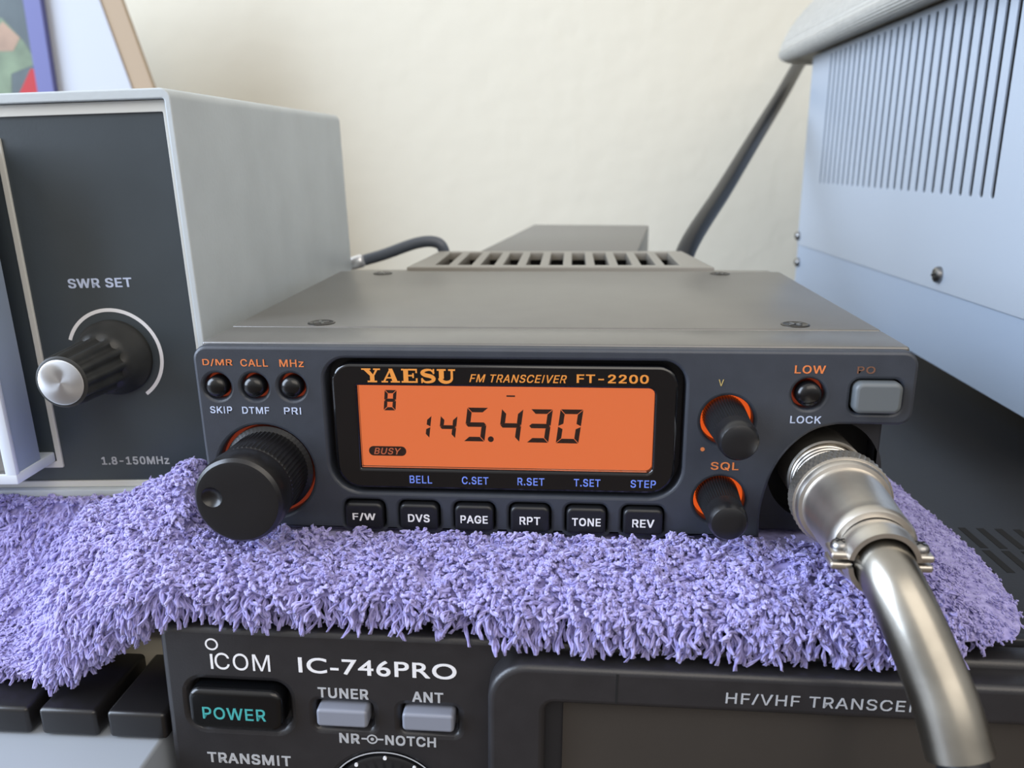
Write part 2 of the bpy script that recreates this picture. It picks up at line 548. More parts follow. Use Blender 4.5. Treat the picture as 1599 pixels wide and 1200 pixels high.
# front plate with real openings
arc = [(43.4, 0.6), (43.3, 6.5), (44.3, 12.4), (45.6, 16.2), (47.6, 19.6), (50.4, 22.5), (53.4, 24.2), (56.5, 24.9)]
arc = [(float(a), float(b)) for a, b in spline(arc, 26)]
outline = [(-67.6, 0.3)]+arc+[(60, 25.0), (67.6, 25.0)]
outline += [(67.6+2.6*math.sin(a), 27.6-2.6*math.cos(a)) for a in [math.radians(15*i) for i in range(1, 7)]]
outline += [(67.3+2.9*math.cos(a), 36.6+2.9*math.sin(a)) for a in [math.radians(15*i) for i in range(0, 7)]]
outline += [(-67.3+2.9*math.cos(a), 36.6+2.9*math.sin(a)) for a in [math.radians(90+15*i) for i in range(0, 7)]]
outline += [(-70.0, 20), (-69.6, 4), (-69, 1.5)]
KX = [-37.1+11.42*i for i in range(6)]
holes = [rrect(-43.7, 27.3, 8.9, 37.1, [6.5, 6.5, 4.5, 4.5], 10),
         circ(-57.3, 12.9, 10.1), circ(-65.75, 31.1, 2.75, 32), circ(-58.05, 31.15, 2.75, 32), circ(-50.4, 31.2, 2.75, 32),
         circ(35.5, 25.4, 5.05), circ(35.0, 8.7, 5.05), circ(50.45, 31.0, 3.05, 32), rrect(58.2, 67.7, 27.3, 34.0, 1.7, 6)]
for kx in KX: holes.append(rrect(kx-4.3, kx+4.3, .9, 7.1, [1, 1, 1.5, 1.5], 5))
front = plate('front_panel', outline, holes, 0, 5, .7, M['panel'], R)
# backing of the front section, stepped in at the microphone corner
back_out = [(-69.2, .3), (66.6, .3), (66.6, 25), (69.3, 26), (69.3, 37)]+[(66.8+2.5*math.cos(a), 37+2.5*math.sin(a)) for a in [math.radians(18*i) for i in range(0, 6)]]
back_out += [(-66.8+2.5*math.cos(a), 37+2.5*math.sin(a)) for a in [math.radians(90+18*i) for i in range(0, 6)]]
plate('panel_housing', back_out, [circ(56.0, 13.6, 10.6)], 4.6, 17.1, .45, M['panel_dark'], R)
box('panel_roof', -69.0, 69.0, 2.2, 16.9, 38.6, 39.9, M['cover'], R, .5)
# legends on the plate
for t, x, z, w, h, k in (('D/MR', -65.1, 36.1, 6.1, 1.5, 'orange_ink'), ('CALL', -57.6, 36.1, 5.6, 1.5, 'orange_ink'), ('MHz', -50.0, 36.1, 4.9, 1.5, 'orange_ink'),
                         ('SKIP', -65.4, 26.2, 4.6, 1.45, 'pale_ink'), ('DTMF', -58.2, 26.2, 5.6, 1.45, 'pale_ink'), ('PRI', -50.6, 26.2, 3.5, 1.45, 'pale_ink'),
                         ('V', 33.9, 33.1, 1.0, 1.3, 'yellow_ink'), ('SQL', 35.6, 16.0, 5.4, 1.75, 'orange_ink'),
                         ('LOW', 50.3, 35.9, 5.7, 1.6, 'orange_ink'), ('LOCK', 50.3, 25.9, 5.8, 1.5, 'pale_ink'), ('PO', 60.6, 35.9, 3.3, 1.4, 'faint_ink')):
    text(t, x, z, w, h, M[k], front, y=-.02)
slab('index_dot', [circ(31.1, 19.5, .42, 20)], 0, .05, M['orange_ink'], front)
# display window
lens = plate('display_window', rrect(-42.2, 25.9, 9.9, 36.2, [5.2, 5.2, 4, 4], 12), [rrect(-37.15, 21.45, 14.25, 31.75, [.2, 1.3, 1.3, .2], 5)], -.35, 3.6, .55, M['lens'], R)
for t, x, w in (('BELL', -25.0, 4.6), ('C.SET', -13.9, 5.4), ('R.SET', -2.6, 5.4), ('T.SET', 8.66, 5.3), ('STEP', 19.8, 5.0)):
    text(t, x, 12.05, w, 1.65, M['blue_ink'], lens, y=-.37)
text('FM TRANSCEIVER', -5.1, 33.55, 19.0, 1.6, M['amber_ink'], lens, y=-.37, slant=.28)
text('FT-2200', 13.2, 33.7, 13.8, 1.75, M['amber_ink'], lens, y=-.37, bold=.02)
# slab-serif maker's name: strokes as polygons in a 10-unit cap height
def serif_word():
    P = []
    def bar(x0, x1, z0, z1): P.append([(x0, z0), (x1, z0), (x1, z1), (x0, z1)])
    def quad(*q): P.append(list(q))
    x = 0                                                   # Y
    quad((x+1.2, 9.2), (x+4.4, 9.2), (x+7.4, 4.6), (x+5.0, 4.6)); quad((x+8.2, 9.2), (x+9.6, 9.2), (x+7.4, 4.6), (x+6.3, 4.6))
    bar(x+4.9, x+7.5, 1, 4.7); bar(x+3.4, x+9, 0, 1.1); bar(x, x+5.4, 9, 10); bar(x+7, x+11, 9, 10)
    x = 11.6                                                # A
    quad((x+1, .9), (x+2.2, .9), (x+5.7, 9.0), (x+4.6, 9.0)); quad((x+6.4, .9), (x+9.4, .9), (x+6.6, 10), (x+4.4, 10))
    bar(x+2.6, x+7.2, 2.9, 3.9); bar(x, x+3.8, 0, 1); bar(x+5.4, x+10.8, 0, 1)
    x = 23.4                                                # E
    bar(x+1.2, x+4, 0, 10); bar(x, x+9.4, 0, 1.1); bar(x, x+9.2, 8.9, 10); bar(x+4, x+6.8, 4.6, 5.6); bar(x+6.4, x+7.3, 3.4, 6.8); bar(x+8.4, x+9.4, 1, 3.2); bar(x+8.3, x+9.2, 7, 9)
    x = 34.2                                                # S
    c = spline([(8.2, 7.2), (6.6, 9.2), (4.4, 9.4), (2.2, 8.6), (1.6, 7.0), (3.2, 5.7), (6.0, 4.9), (7.9, 3.6), (7.6, 1.6), (5.2, .6), (2.8, .8), (1.2, 2.8)], 34)
    for i in range(len(c)-1):
        a, b = np.array(c[i]), np.array(c[i+1]); d = b-a; d /= np.linalg.norm(d)+1e-9; nn = np.array((-d[1], d[0]))
        wd = .55+.8*math.sin(math.pi*i/(len(c)-2))**2
        P.append([(x+q[0], q[1]) for q in (a-nn*wd-d*.12, b-nn*wd+d*.12, b+nn*wd+d*.12, a+nn*wd-d*.12)])
    bar(x+7.6, x+8.5, 6.6, 10); bar(x+.8, x+1.7, 0, 3.4)
    x = 44.2                                                # U
    bar(x+1.2, x+4, 3.2, 9.6); bar(x+8.0, x+9.3, 3.2, 9.6); bar(x, x+5.2, 9, 10); bar(x+6.6, x+10.6, 9, 10)
    c = [(5.3+3.3*math.cos(a), 3.4+2.8*math.sin(a)) for a in [math.radians(180+15*i) for i in range(13)]]
    for i in range(12):
        wd = [1.3, .65][i > 6]
        a, b = np.array(c[i]), np.array(c[i+1]); d = b-a; d /= np.linalg.norm(d); nn = np.array((-d[1], d[0]))
        w0 = 1.35-.7*i/12; w1 = 1.35-.7*(i+1)/12
        P.append([(x+q[0], q[1]) for q in (a-nn*w0-d*.1, b-nn*w1+d*.1, b+nn*w1+d*.1, a+nn*w0-d*.1)])
    W = x+10.6
    return [[(-35.95+px/W*18.6, 32.5+pz/10*2.8) for px, pz in q] for q in P]
slab('lettering', serif_word(), -.35, .06, M['amber_ink'], lens)
# LCD
lcd = box('lcd_screen', -38.4, 22.7, 1.3, 3.0, 13.0, 33.0, M['lcd'], R, 0)
SEG = {'0': 'abcdef', '1': 'bc', '3': 'abgcd', '4': 'fgbc', '5': 'afgcd', '8': 'abcdefg'}
def digit(ch, x0, x1, z0, z1, th, slant, parent):
    """seven-segment digit between x0..x1 at its foot"""
    w = x1-x0; h = z1-z0; t = th; g = .09
    zm = (z0+z1)/2
    def H(z, up):                                            # horizontal bar, bevelled
        if up == 0: return [(x0+g, z), (x0+t/2+g, z+t/2), (x1-t/2-g, z+t/2), (x1-g, z), (x1-t/2-g, z-t/2), (x0+t/2+g, z-t/2)]
        if up > 0: return [(x0+g, z), (x1-g, z), (x1-t-g, z-t), (x0+t+g, z-t)]
        return [(x0+t+g, z+t), (x1-t-g, z+t), (x1-g, z), (x0+g, z)]
    def Vv(left, top):
        xs, xt = (x0, x0+t) if left else (x1, x1-t)
        if top: return [(xs, z1-g), (xt, z1-t-g), (xt, zm+t/2+g), (xs, zm+g)]
        return [(xs, z0+g), (xt, z0+t+g), (xt, zm-t/2-g), (xs, zm-g)]
    poly = {'a': H(z1, 1), 'd': H(z0, -1), 'g': H(zm, 0), 'f': Vv(1, 1), 'b': Vv(0, 1), 'e': Vv(1, 0), 'c': Vv(0, 0)}
    P = [[(x+slant*(z-z0), z) for x, z in poly[s]] for s in SEG[ch]]
    return slab('digit', P, 1.3, .05, M['lcd_seg'], parent)
digit('8', -32.3, -29.9, 26.2, 30.45, .66, .1, lcd)
digit('1', -26.2, -23.25, 20.45, 25.2, .8, .13, lcd)
digit('4', -21.35, -18.0, 20.45, 25.2, .8, .13, lcd)
digit('5', -16.25, -12.05, 19.9, 27.0, .95, .13, lcd)
digit('4', -9.3, -5.05, 19.9, 26.85, .95, .13, lcd)
digit('3', -3.55, .8, 19.85, 26.85, .95, .13, lcd)
digit('0', 2.3, 6.8, 19.8, 26.9, .95, .13, lcd)
slab('decimal_point', [circ(-10.75, 20.4, .6, 20)], 1.3, .05, M['lcd_seg'], lcd)
slab('offset_dash', [[(-7.5, 29.35), (-5.8, 29.35), (-5.8, 29.65), (-7.5, 29.65)]], 1.3, .05, M['lcd_seg'], lcd)
slab('busy_badge', [rrect(-35.8, -28.1, 16.45, 18.5, 1.0, 8)], 1.3, .05, M['lcd_seg'], lcd)
text('BUSY', -31.95, 17.47, 5.6, 1.4, M['busy_txt'], lcd, y=1.22, slant=.25, bold=.008)
pane = box('display_pane', -37.1, 21.4, .25, .75, 14.3, 31.7, M['glass'], R, 0)
# small round buttons
def round_button(x, z, r, parent):
    box('light_pipe', x-r*1.35, x+r*1.35, 2.6, 4.6, z-r*1.35, z+r*1.35, M['glow_dim'], lathe('round_button', [(r, 0), (r, 3.9), (r*.96, 4.3), (r*.84, 4.75), (r*.6, 5.05), (r*.3, 5.2)], (x, 4.0, z), (0, -1, 0), M['knobcap'], parent, n=32), 0)
for x, z in ((-65.75, 31.1), (-58.05, 31.15), (-50.4, 31.2)): round_button(x, z, 2.2, R)
round_button(50.45, 31.0, 2.45, R)
# grey power key
gk = plate('power_key', rrect(58.55, 67.4, 27.6, 33.75, 1.5, 6), [], -1.5, 3.5, .8, M['grey_key'], R, seg=3)
# tabs of the lower row
for kx, t, w in zip(KX, ('F/W', 'DVS', 'PAGE', 'RPT', 'TONE', 'REV'), (4.8, 4.5, 5.6, 4.2, 5.8, 4.4)):
    k = plate('function_key', rrect(kx-3.95, kx+3.95, 1.0, 6.75, [.8, .8, 1.3, 1.3], 5), [], -1.0, 3.0, .6, M['key'], R, seg=3)
    text(t, kx+.05, 3.75, w, 1.75, M['white_ink'], k, y=-1.02, bold=.02)
# rotary knobs with lit collars
def light_ring(x, z, r, m): ring_band('light_ring', x, z, r*.55, r*1.1, 4.5, 1.6, m, R)
light_ring(-57.3, 12.9, 10, M['glow_dim']); light_ring(35.5, 25.4, 5, M['glow']); light_ring(35.0, 8.7, 5, M['glow'])
kn = lathe('tuning_knob', [(9.3, 0), (9.3, 2.2), (8.4, 2.6), (8.45, 7), (8.55, 12.2), (8.2, 12.6), (8.55, 13.0), (8.75, 13.6), (8.75, 17.2), (8.5, 18.3), (7.9, 18.9), (7.2, 19.0), (3, 18.9), (1, 18.9)],
           (-57.1, 3.4, 13.1), (0, -1, 0), M['knob'], R, n=180, flute=(60, .22, 2, 4))
# finger dimple: a dish scooped out of the cap
def scoop(o, c, r):
    bm = bmesh.new(); bmesh.ops.create_uvsphere(bm, u_segments=32, v_segments=24, radius=r*S)
    for v in bm.verts: v.co += Vector(c)*S
    me = bpy.data.meshes.new('scoop'); bm.to_mesh(me); bm.free()
    tool = bpy.data.objects.new('scoop', me); COL.objects.link(tool)
    md = o.modifiers.new('scoop', 'BOOLEAN'); md.object = tool; md.operation = 'DIFFERENCE'; md.solver = 'EXACT'
    dg = bpy.context.evaluated_depsgraph_get(); dg.update()
    new = bpy.data.meshes.new_from_object(o.evaluated_get(dg))
    o.modifiers.clear(); o.data = new
    bpy.data.objects.remove(tool)
    new.polygons.foreach_set('use_smooth', [True]*len(new.polygons)); new.set_sharp_from_angle(angle=math.radians(32))
scoop(kn, (-61.9, -17.55, 13.9), 2.85)
for nm, x, z, L in (('volume_knob', 35.3, 25.7, 13.6), ('squelch_knob', 34.8, 9.1, 11.9)):
    k = lathe(nm, [(4.2, 0), (4.2, 2.2), (3.62, 4+L-5.2), (3.7, 4+L-5), (3.75, 4+L-2.2), (3.6, 4+L-1.0), (3.2, 4+L-.35), (2.4, 4+L-.05), (1, 4+L)], (x, 4, z), (0, -1, 0), M['knob'], R, n=144, flute=(48, .2, 1, 2))
# microphone socket: dark well with a shell inside
box('socket_floor', 44.5, 66.4, 11, 12.5, 1, 25, M['black'], R, 0)
lathe('socket_shell', [(7.6, 0), (7.6, 9.5), (7.3, 9.9), (6.9, 9.6), (6.9, 2)], (55.8, 11, 13.6), (0, -1, 0), M['nickel_dull'], R, n=64, cap=False)
# body with lid and screws
box('body_cover', -69, 69, 17.3, 103.6, .4, 40.0, M['cover'], R, .5)
for sx, sy in ((-50, 20.8), (52.8, 22.0), (-54, 98.5), (50, 99.0)):
    ring_band_ = None
    w = lathe('lid_screw', [(3.0, 0), (3.0, .12), (2.6, .25), (2.3, .12), (1, .1)], (sx, sy, 40.0), (0, 0, 1), M['dark_screw'], R, n=28)
    bm = bmesh.new()
    mt = Matrix.Translation((sx, sy, 40.2)) @ Matrix.Rotation(.5, 4, 'Z')
    bm_box(bm, -1.7, 1.7, -.3, .3, -.1, .06, 0, 1, mt); bm_box(bm, -.3, .3, -1.7, 1.7, -.1, .06, 0, 1, mt)
    from_bm('cross_slot', bm, M['screw'], w)
# heat sink behind: a low cast block whose raised grille has eleven openings
hs_h = []
for i in range(11):
    cx = -38.0+7.55*i
    hs_h.append([(cx-2.3, 114.5), (cx+2.3, 114.5), (cx+2.3, 150), (cx-2.3, 150)])
gr = plate('heat_sink', [(-48.5, 109), (50, 109), (45.5, 154.0), (-45.0, 154.0)], hs_h, 0, 3, .35, M['heat'], R)
for v in gr.data.vertices:                                   # lay the grille flat: (x, y, z) -> (x, z, top)
    x, y, z = v.co; v.co = (x, z, 40.6*S-y)
gr.data.flip_normals() if False else None
box('heat_sink_body', -67.5, 67.5, 104.0, 112.0, 3, 39.4, M['heat'], R, .6)
box('fin_bed', -46, 46, 111.5, 153.5, 6, 24, M['black'], R, 0)
box('dark_backing', -46, 46, 151.5, 153.6, 23, 38.5, M['black'], R, 0)  # black wall added behind the openings so they stay dark
for i in range(12):
    cx = -38.0+7.55*(i-.5)
    box('cooling_fin', cx-1.2, cx+1.2, 112.2, 151.2, 24.2, 38.2, M['heat'], R, .2)

# ================================================================== MICROPHONE PLUG AND CABLE
P = thing('microphone_cable', 'nickel microphone plug with a thick shiny sleeve bending down in front of the towel', 'cable', (55.6, 8, 13.7), (0, 0, -1.8))
def pl(name, prof, m, n=72, flute=None, cap=True):
    return lathe(name, prof, (0, 0, 0), (0, -1, 0), m, P, n=n, flute=flute, cap=cap)
thr = [(6.2, 0)]
for i in range(9): thr += [(6.75, .2+i*1.35), (6.75, .75+i*1.35), (6.45, 1.0+i*1.35), (6.45, 1.3+i*1.35)]
thr += [(6.6, 13)]
pl('threaded_sleeve', thr, M['nickel'])
def knurl(name, r, t0, t1, amp, n, rows, m):
    V = []; F = []
    N = n*4
    prof = [(r-1.4, t0)]+[(r, t0+.15+(t1-t0-.3)*i/rows) for i in range(rows+1)]+[(r-.9, t1), (r-1.4, t1)]
    for i, (rr, t) in enumerate(prof):
        for k in range(N):
            a = 2*math.pi*k/N
            q = rr
            if 0 < i < rows+2:
                ph = n*a
                q = rr-amp+amp*(.5*abs(math.sin(ph/2+i*.8))+.5*abs(math.sin(ph/2-i*.8)))
            V.append((q*math.cos(a), -t, q*math.sin(a)))
    for i in range(len(prof)-1):
        for k in range(N):
            k2 = (k+1) % N; F.append((i*N+k, i*N+k2, (i+1)*N+k2, (i+1)*N+k))
    F.append(tuple(range(N))); F.append(tuple((len(prof)-1)*N+k for k in reversed(range(N))))
    bm = bmesh.new(); bv = [bm.verts.new(v) for v in V]
    for f in F: bm.faces.new([bv[i] for i in f])
    return from_bm(name, bm, m, P, 25)
knurl('knurled_ring', 9.1, 15.4, 19.4, .5, 56, 6, M['nickel_dull'])
pl('plug_shell', [(8.6, 18.8), (8.5, 20.2), (8.2, 20.8), (7.55, 20.9), (7.4, 21.4), (7.3, 26), (7.0, 31.5), (6.9, 33.5), (6.85, 34.2), (6.9, 35.2), (6.9, 36.6), (6.5, 37.3), (5.6, 37.4), (5.4, 36.0), (4.5, 35.5)], M['nickel'])
# cable clamp: two saddles with screws
for sgn in (1, -1):
    V = []; F = []
    n = 24; rows = 6
    for i in range(rows+1):
        t = 36.2+6.3*i/rows
        bulge = .45*math.cos(math.pi*2*(i/rows-.5))*(.5)
        for rad in (4.75, 5.75+bulge):
            for k in range(n+1):
                a = math.radians(8+164*k/n)*sgn
                V.append((rad*math.cos(a), -t, rad*math.sin(a)-.3))
    w = n+1
    for i in range(rows):
        for k in range(n):
            a0 = i*2*w+k; b0 = (i+1)*2*w+k
            F.append((a0+w, a0+w+1, b0+w+1, b0+w)); F.append((a0, b0, b0+1, a0+1))
        F.append((i*2*w, i*2*w+w, (i+1)*2*w+w, (i+1)*2*w)); F.append((i*2*w+n, (i+1)*2*w+n, (i+1)*2*w+w+n, i*2*w+w+n))
    for i in (0, rows):
        for k in range(n):
            a0 = i*2*w+k; F.append((a0, a0+1, a0+w+1, a0+w))
    bm = bmesh.new(); bv = [bm.verts.new(v) for v in V]
    for f in F: bm.faces.new([bv[q] for q in f])
    cl = from_bm('clamp_saddle', bm, M['nickel'], P)
    if sgn == 1:
        for sx in (-6.1, 6.1):
            lug = box('clamp_lug', sx-1.7, sx+1.7, -41.4, -37.2, -.2, 1.0, M['nickel'], cl, .4)
    else:
        for sx in (-6.1, 6.1):
            lug = box('clamp_lug', sx-1.7, sx+1.7, -41.4, -37.2, -1.9, -.7, M['nickel'], cl, .4)
for sx in (-6.1, 6.1):
    screw('clamp_screw', (sx, -39.3, 1.0), (0, 0, 1), 1.45, 1.3, M['screw'], P, M['black'])
    lathe('screw_shank', [(.7, 0), (.7, 4)], (sx, -39.3, -2.6), (0, 0, 1), M['screw'], P, n=16)
# sleeve path in the plug's own coordinates
def from_world(pts):
    q = (Matrix.Translation((55.6, 8, 13.7)) @ Matrix.Rotation(math.radians(-1.8), 4, 'Z')).inverted()
    return [tuple(q @ Vector(p)) for p in pts]
sl = from_world([(54.8, -25, 13.7), (54.5, -31, 13.4), (55.1, -36, 11.4), (57.0, -40.3, 6.8), (59.0, -43.8, 1.6), (60.6, -46.8, -3.2), (61.9, -49.6, -8.7)])
tube('metal_sleeve', sl, lambda t: 4.5+.2*t, M['sleeve'], P, n=40, steps=60)
tube('cable_core', from_world([(61.7, -49.4, -8.2), (62.2, -51, -11), (64.5, -53.5, -25), (66, -54, -60), (66, -52, -100), (60, -46, -126)]), 3.5, M['cable'], P, n=24, steps=40)

# ================================================================== TOWEL
def sheet_columns():
    # each column: profile of the towel's base surface from the back to the hanging front edge
    c = []
    def col(*pts): c.append(pts)
    col((-152, 60, -4), (-152, 22, -2.6), (-150, 17, -5), (-148, 12, -13), (-145, 4, -22), (-141, -4, -26.5), (-138, -11, -28.5), (-138, -6, -28.8))
    col((-132, 60, -4), (-132, 22, -2.6), (-130, 17, -5), (-128, 12, -13.5), (-125, 4, -22), (-122, -4, -26.5), (-119, -11, -27.6), (-119, -6.5, -28.2))
    col((-118, 60, -4), (-118, 22, -2.6), (-117, 17, -5), (-116, 12, -13), (-114, 4, -21), (-112, -4, -25), (-109, -12.5, -27), (-109, -7.5, -27.8))
    col((-107.5, 60, -3.8), (-108.5, 21, -2.4), (-108, 15, -4.5), (-107, 6, -13.5), (-105.5, -4, -17.5), (-104, -10, -20.5), (-103.5, -14, -26), (-103.5, -9.5, -27.6))
    col((-101, 60, -4), (-101, 20, -2.8), (-99.5, 12, -1), (-99, 4, .6), (-98.5, -5, -2.0), (-98, -11.5, -10), (-98, -15, -19.5), (-98, -13, -24))
    col((-95, 60, -4), (-95, 19.5, -3.4), (-93.5, 12, 1.2), (-92, 3, 2.4), (-91, -7, -1.0), (-90, -14, -8), (-90, -16, -15), (-90, -13, -18))
    col((-84, 60, -4), (-84, 19, -3.2), (-83, 12, 6), (-82, 4, 7.2), (-81.5, -8, 2.4), (-81, -16, -3.0), (-81, -18.8, -7.4), (-81, -14, -12.5))
    col((-76, 60, -4), (-76, 18.5, -3), (-75, 12, 9), (-75, 3, 9.6), (-75, -8, 2.6), (-75, -16.5, -1.6), (-75, -19.5, -4.6), (-75, -15, -7.4))
    col((-69, 60, -1.2), (-69.5, 24, -1), (-70.3, 12, -.6), (-70.5, 2, -.4), (-70, -9, .2), (-70, -16.8, -1.6), (-70, -19.5, -3.8), (-70, -15, -6.2))
    for x, dz in ((-60, 0), (-45, 0), (-30, -.3), (-15, -1.2), (0, -2.4), (15, -3.8), (30, -4.4), (45, -4.8), (58, -4.6)):
        wob = .5*math.sin(x*.21)
        dy = -1.6 if x > -5 else 0
        col((x, 60, -1.2), (x, 24, -1.2), (x, 10, -1.2), (x, 1, -.9), (x, -8, -.1+wob*.6), (x, -16.8+dy+wob, -1.8+dz*.4), (x, -19.6+dy+wob, -4+dz*.75), (x, -15.5+dy, -6.2+dz*.9))
    col((70, 60, -5), (70, 24, -4), (70, 10, -3), (70, 1, -2.2), (69.5, -8, -2.5), (69, -17, -4.6), (68.5, -20.5, -7.2), (68, -17, -10.0))
    col((80, 60, -8.5), (80.5, 35, -7), (81, 18, -6), (80.5, 4, -5.6), (79.5, -8, -6.2), (77.5, -16.5, -7.6), (76, -19.0, -9.4), (75, -17, -10.6))
    col((88, 60, -9.0), (88.5, 42, -8.6), (89.5, 22, -8.0), (89.5, 8, -7.8), (88.0, -5, -8.0), (85, -13.5, -8.4), (82, -17.0, -9.2), (80, -16.6, -9.8))
    col((91, 62, -9.6), (92.6, 46, -9.9), (94.2, 24, -9.9), (94, 8, -9.9), (91.5, -6.5, -9.9), (87.5, -15, -9.9), (83.5, -17.4, -9.9), (81, -17.0, -10.1))
    return c

def build_towel():
    cols = sheet_columns()
    NU, NV = 260, 90
    prof = np.array([spline(c, NV) for c in cols])                       # cols x NV x 3
    grid = np.zeros((NU, NV, 3))
    for j in range(NV):
        grid[:, j] = np.array(spline(list(prof[:, j]), NU))
    # soft folds in the cloth
    X, Y = grid[..., 0], grid[..., 1]
    soft = .45*np.sin(X*.33+Y*.12)*np.sin(Y*.27+1.0+X*.05)+.25*np.sin(X*.71+2-Y*.3)
    du = np.gradient(grid, axis=0); dv = np.gradient(grid, axis=1)
    nrm = np.cross(du, dv); nrm /= np.linalg.norm(nrm, axis=2, keepdims=True)+1e-9
    if nrm[NU//2, 5, 2] < 0: nrm = -nrm
    free = np.clip((2-Y)/6, 0, 1)                                        # calm where the radio and tuner stand
    grid = grid+nrm*(soft*free)[..., None]
    du = np.gradient(grid, axis=0); dv = np.gradient(grid, axis=1)
    nrm = np.cross(du, dv); nrm /= np.linalg.norm(nrm, axis=2, keepdims=True)+1e-9
    if nrm[NU//2, 5, 2] < 0: nrm = -nrm
    return grid, nrm, du, dv

G, GN, GDU, GDV = build_towel()
NU, NV = G.shape[:2]
def towel_base():
    th = .8
    top = G.reshape(-1, 3); low = (G-GN*th).reshape(-1, 3)
    V = np.concatenate([top, low]); n = NU*NV
    F = []
    idx = lambda i, j: i*NV+j
    for i in range(NU-1):
        for j in range(NV-1):
            F.append((idx(i, j), idx(i+1, j), idx(i+1, j+1), idx(i, j+1)))
            F.append((n+idx(i, j), n+idx(i, j+1), n+idx(i+1, j+1), n+idx(i+1, j)))
    for i in range(NU-1):
        for j in (0, NV-1): F.append((idx(i, j), idx(i+1, j), n+idx(i+1, j), n+idx(i, j)))
    for j in range(NV-1):
        for i in (0, NU-1): F.append((idx(i, j), idx(i, j+1), n+idx(i, j+1), n+idx(i, j)))
    return raw('towel', V, F, M['towel'], None, 80)
towel = tag(towel_base(), 'folded lavender terry towel with shaggy pile lying under the small radio', 'towel')

def terry_pile(parent):
    """every loop of the pile is a little bent twisted strand rooted in the cloth"""
    e1 = GDU[:-1, :-1]; e2 = GDV[:-1, :-1]
    ar = np.linalg.norm(np.cross(e1, e2), axis=2)
    root_ok = G[:-1, :-1, 1] < 20.5
    hid = (G[:-1, :-1, 1] > -1.2) & (np.abs(G[:-1, :-1, 0]) < 70.5)          # under the radio
    x = G[:-1, :-1, 0]; y = G[:-1, :-1, 1]
    root_ok |= (x > 70) & (y < 60)
    dens = np.where(root_ok & ~hid, 1.0, 0.0)
    hem = np.clip((x-74)/8, 0, 1)                                         # flat-woven border on the right
    dens = dens*(1-.25*hem)
    wgt = (ar*dens).ravel()
    N = int(wgt.sum()*1.95)
    pick = rng.choice(wgt.size, N, p=wgt/wgt.sum())
    i, j = pick//(NV-1), pick % (NV-1)
    u, v = rng.random(N), rng.random(N)
    def lerp(A): return (A[i, j]*((1-u)*(1-v))[:, None]+A[i+1, j]*(u*(1-v))[:, None]+A[i, j+1]*((1-u)*v)[:, None]+A[i+1, j+1]*(u*v)[:, None])
    root = lerp(G); nn = lerp(GN); nn /= np.linalg.norm(nn, axis=1, keepdims=True)
    X, Y, Z = root.T
    down = np.array((0, 0, -1.0))
    # clumps: neighbouring loops lean the same way
    cl = np.stack([np.sin(X*.42+1.9*np.sin(Y*.33+Z*.3))+.6*np.sin(X*1.5+Z*1.1+Y*.7), .7*np.sin(X*.55+Y*.8+Z*.4+2)+.4*np.sin(X*1.9-Y), .6*np.sin(X*.8-Z*.7+1)], 1)
    steep = np.clip(1-nn[:, 2], 0, 1)
    hemr = np.clip((X-74)/8, 0, 1)
    d = nn*(.75-.3*steep)[:, None]+down*(.12+1.0*steep)[:, None]+cl*(.40-.16*steep)[:, None]+rng.normal(0, .13, (N, 3))
    near = np.clip((Y+6.5)/4, 0, 1)*(np.abs(X) < 72)                     # standing up against the radio
    d[:, 1] -= .5*(1-steep)*(1-near)
    d /= np.linalg.norm(d, axis=1, keepdims=True)
    L = (3.2+1.0*steep)*(.75+.5*rng.random(N))*(1-.7*hemr)
    L = np.where(X < -72, L*(.8+.2*steep), L)
    rad = .23+.05*rng.random(N)
    rad *= (1-.35*hemr)
    side = np.cross(d, nn+rng.normal(0, .3, (N, 3))); side /= np.linalg.norm(side, axis=1, keepdims=True)+1e-9
    K, SIDES, PLY = 10, 5, 2
    V = np.zeros((N, PLY, K, SIDES, 3))
    curl = rng.normal(0, .45, N); ph = rng.random(N)*6.28; wav = .10+.10*rng.random(N)
    tw0 = rng.random(N)*6.28
    for k in range(K):
        t = k/(K-1)
        bend = down*(.55*(t*t))
        p = root-nn*.35+(d*t+bend[None, :]*(.35+.5*steep)[:, None]+side*(curl*.55*t*t+wav*np.sin(ph+t*6.5)-wav*np.sin(ph))[:, None])*L[:, None]
        b2 = np.cross(d, side)
        taper = (.8+.35*t)*(1.0 if k < K-1 else .8)
        for q in range(PLY):
            # two plies winding round each other
            th = tw0+t*8.5+math.pi*q
            c = p+(side*np.cos(th)[:, None]+b2*np.sin(th)[:, None])*(rad*.82*taper)[:, None]
            for s in range(SIDES):
                a = 2*math.pi*s/SIDES
                V[:, q, k, s] = c+(side*math.cos(a)+b2*math.sin(a))*(rad*taper)[:, None]
    low = ((V[..., 1] > -19.8) & (V[..., 1] < 2.2) & (V[..., 2] < -31.3) & (V[..., 0] > -117) & (V[..., 0] < -74.5)).any(axis=(1, 2, 3))
    low |= ((X < -104) & (Z < -24))
    r5 = root[:, None, None, None, :]
    V = np.where(low[:, None, None, None, None], r5+(V-r5)*np.array((.8, .8, .5)), V)
    # no strand may run into what the towel lies on or what stands on it
    vx, vy, vz = V[..., 0], V[..., 1], V[..., 2]
    lid = -11.3-.0143*(vx+74)
    bad = (vy > -19.7) & (vz < lid+.5) & (vx > -75)
    bad |= (vy > -25.6) & (vz < lid-1.2) & (vx > -10.5)
    bad |= (vy > -.25) & (vz > .0) & (np.abs(vx) < 70.6) & (vz < 41)
    bad |= (vy > -1.4) & (vz > .6) & (vz < 7.2) & (vx > -41.3) & (vx < 24.2)
    bad |= (vy > 18.3) & (vz > -2.0) & (vx < -74.8)
    bad |= (vy > -19.8) & (vy < 2.2) & (vz < -31.85) & (vx > -117) & (vx < -74.5)
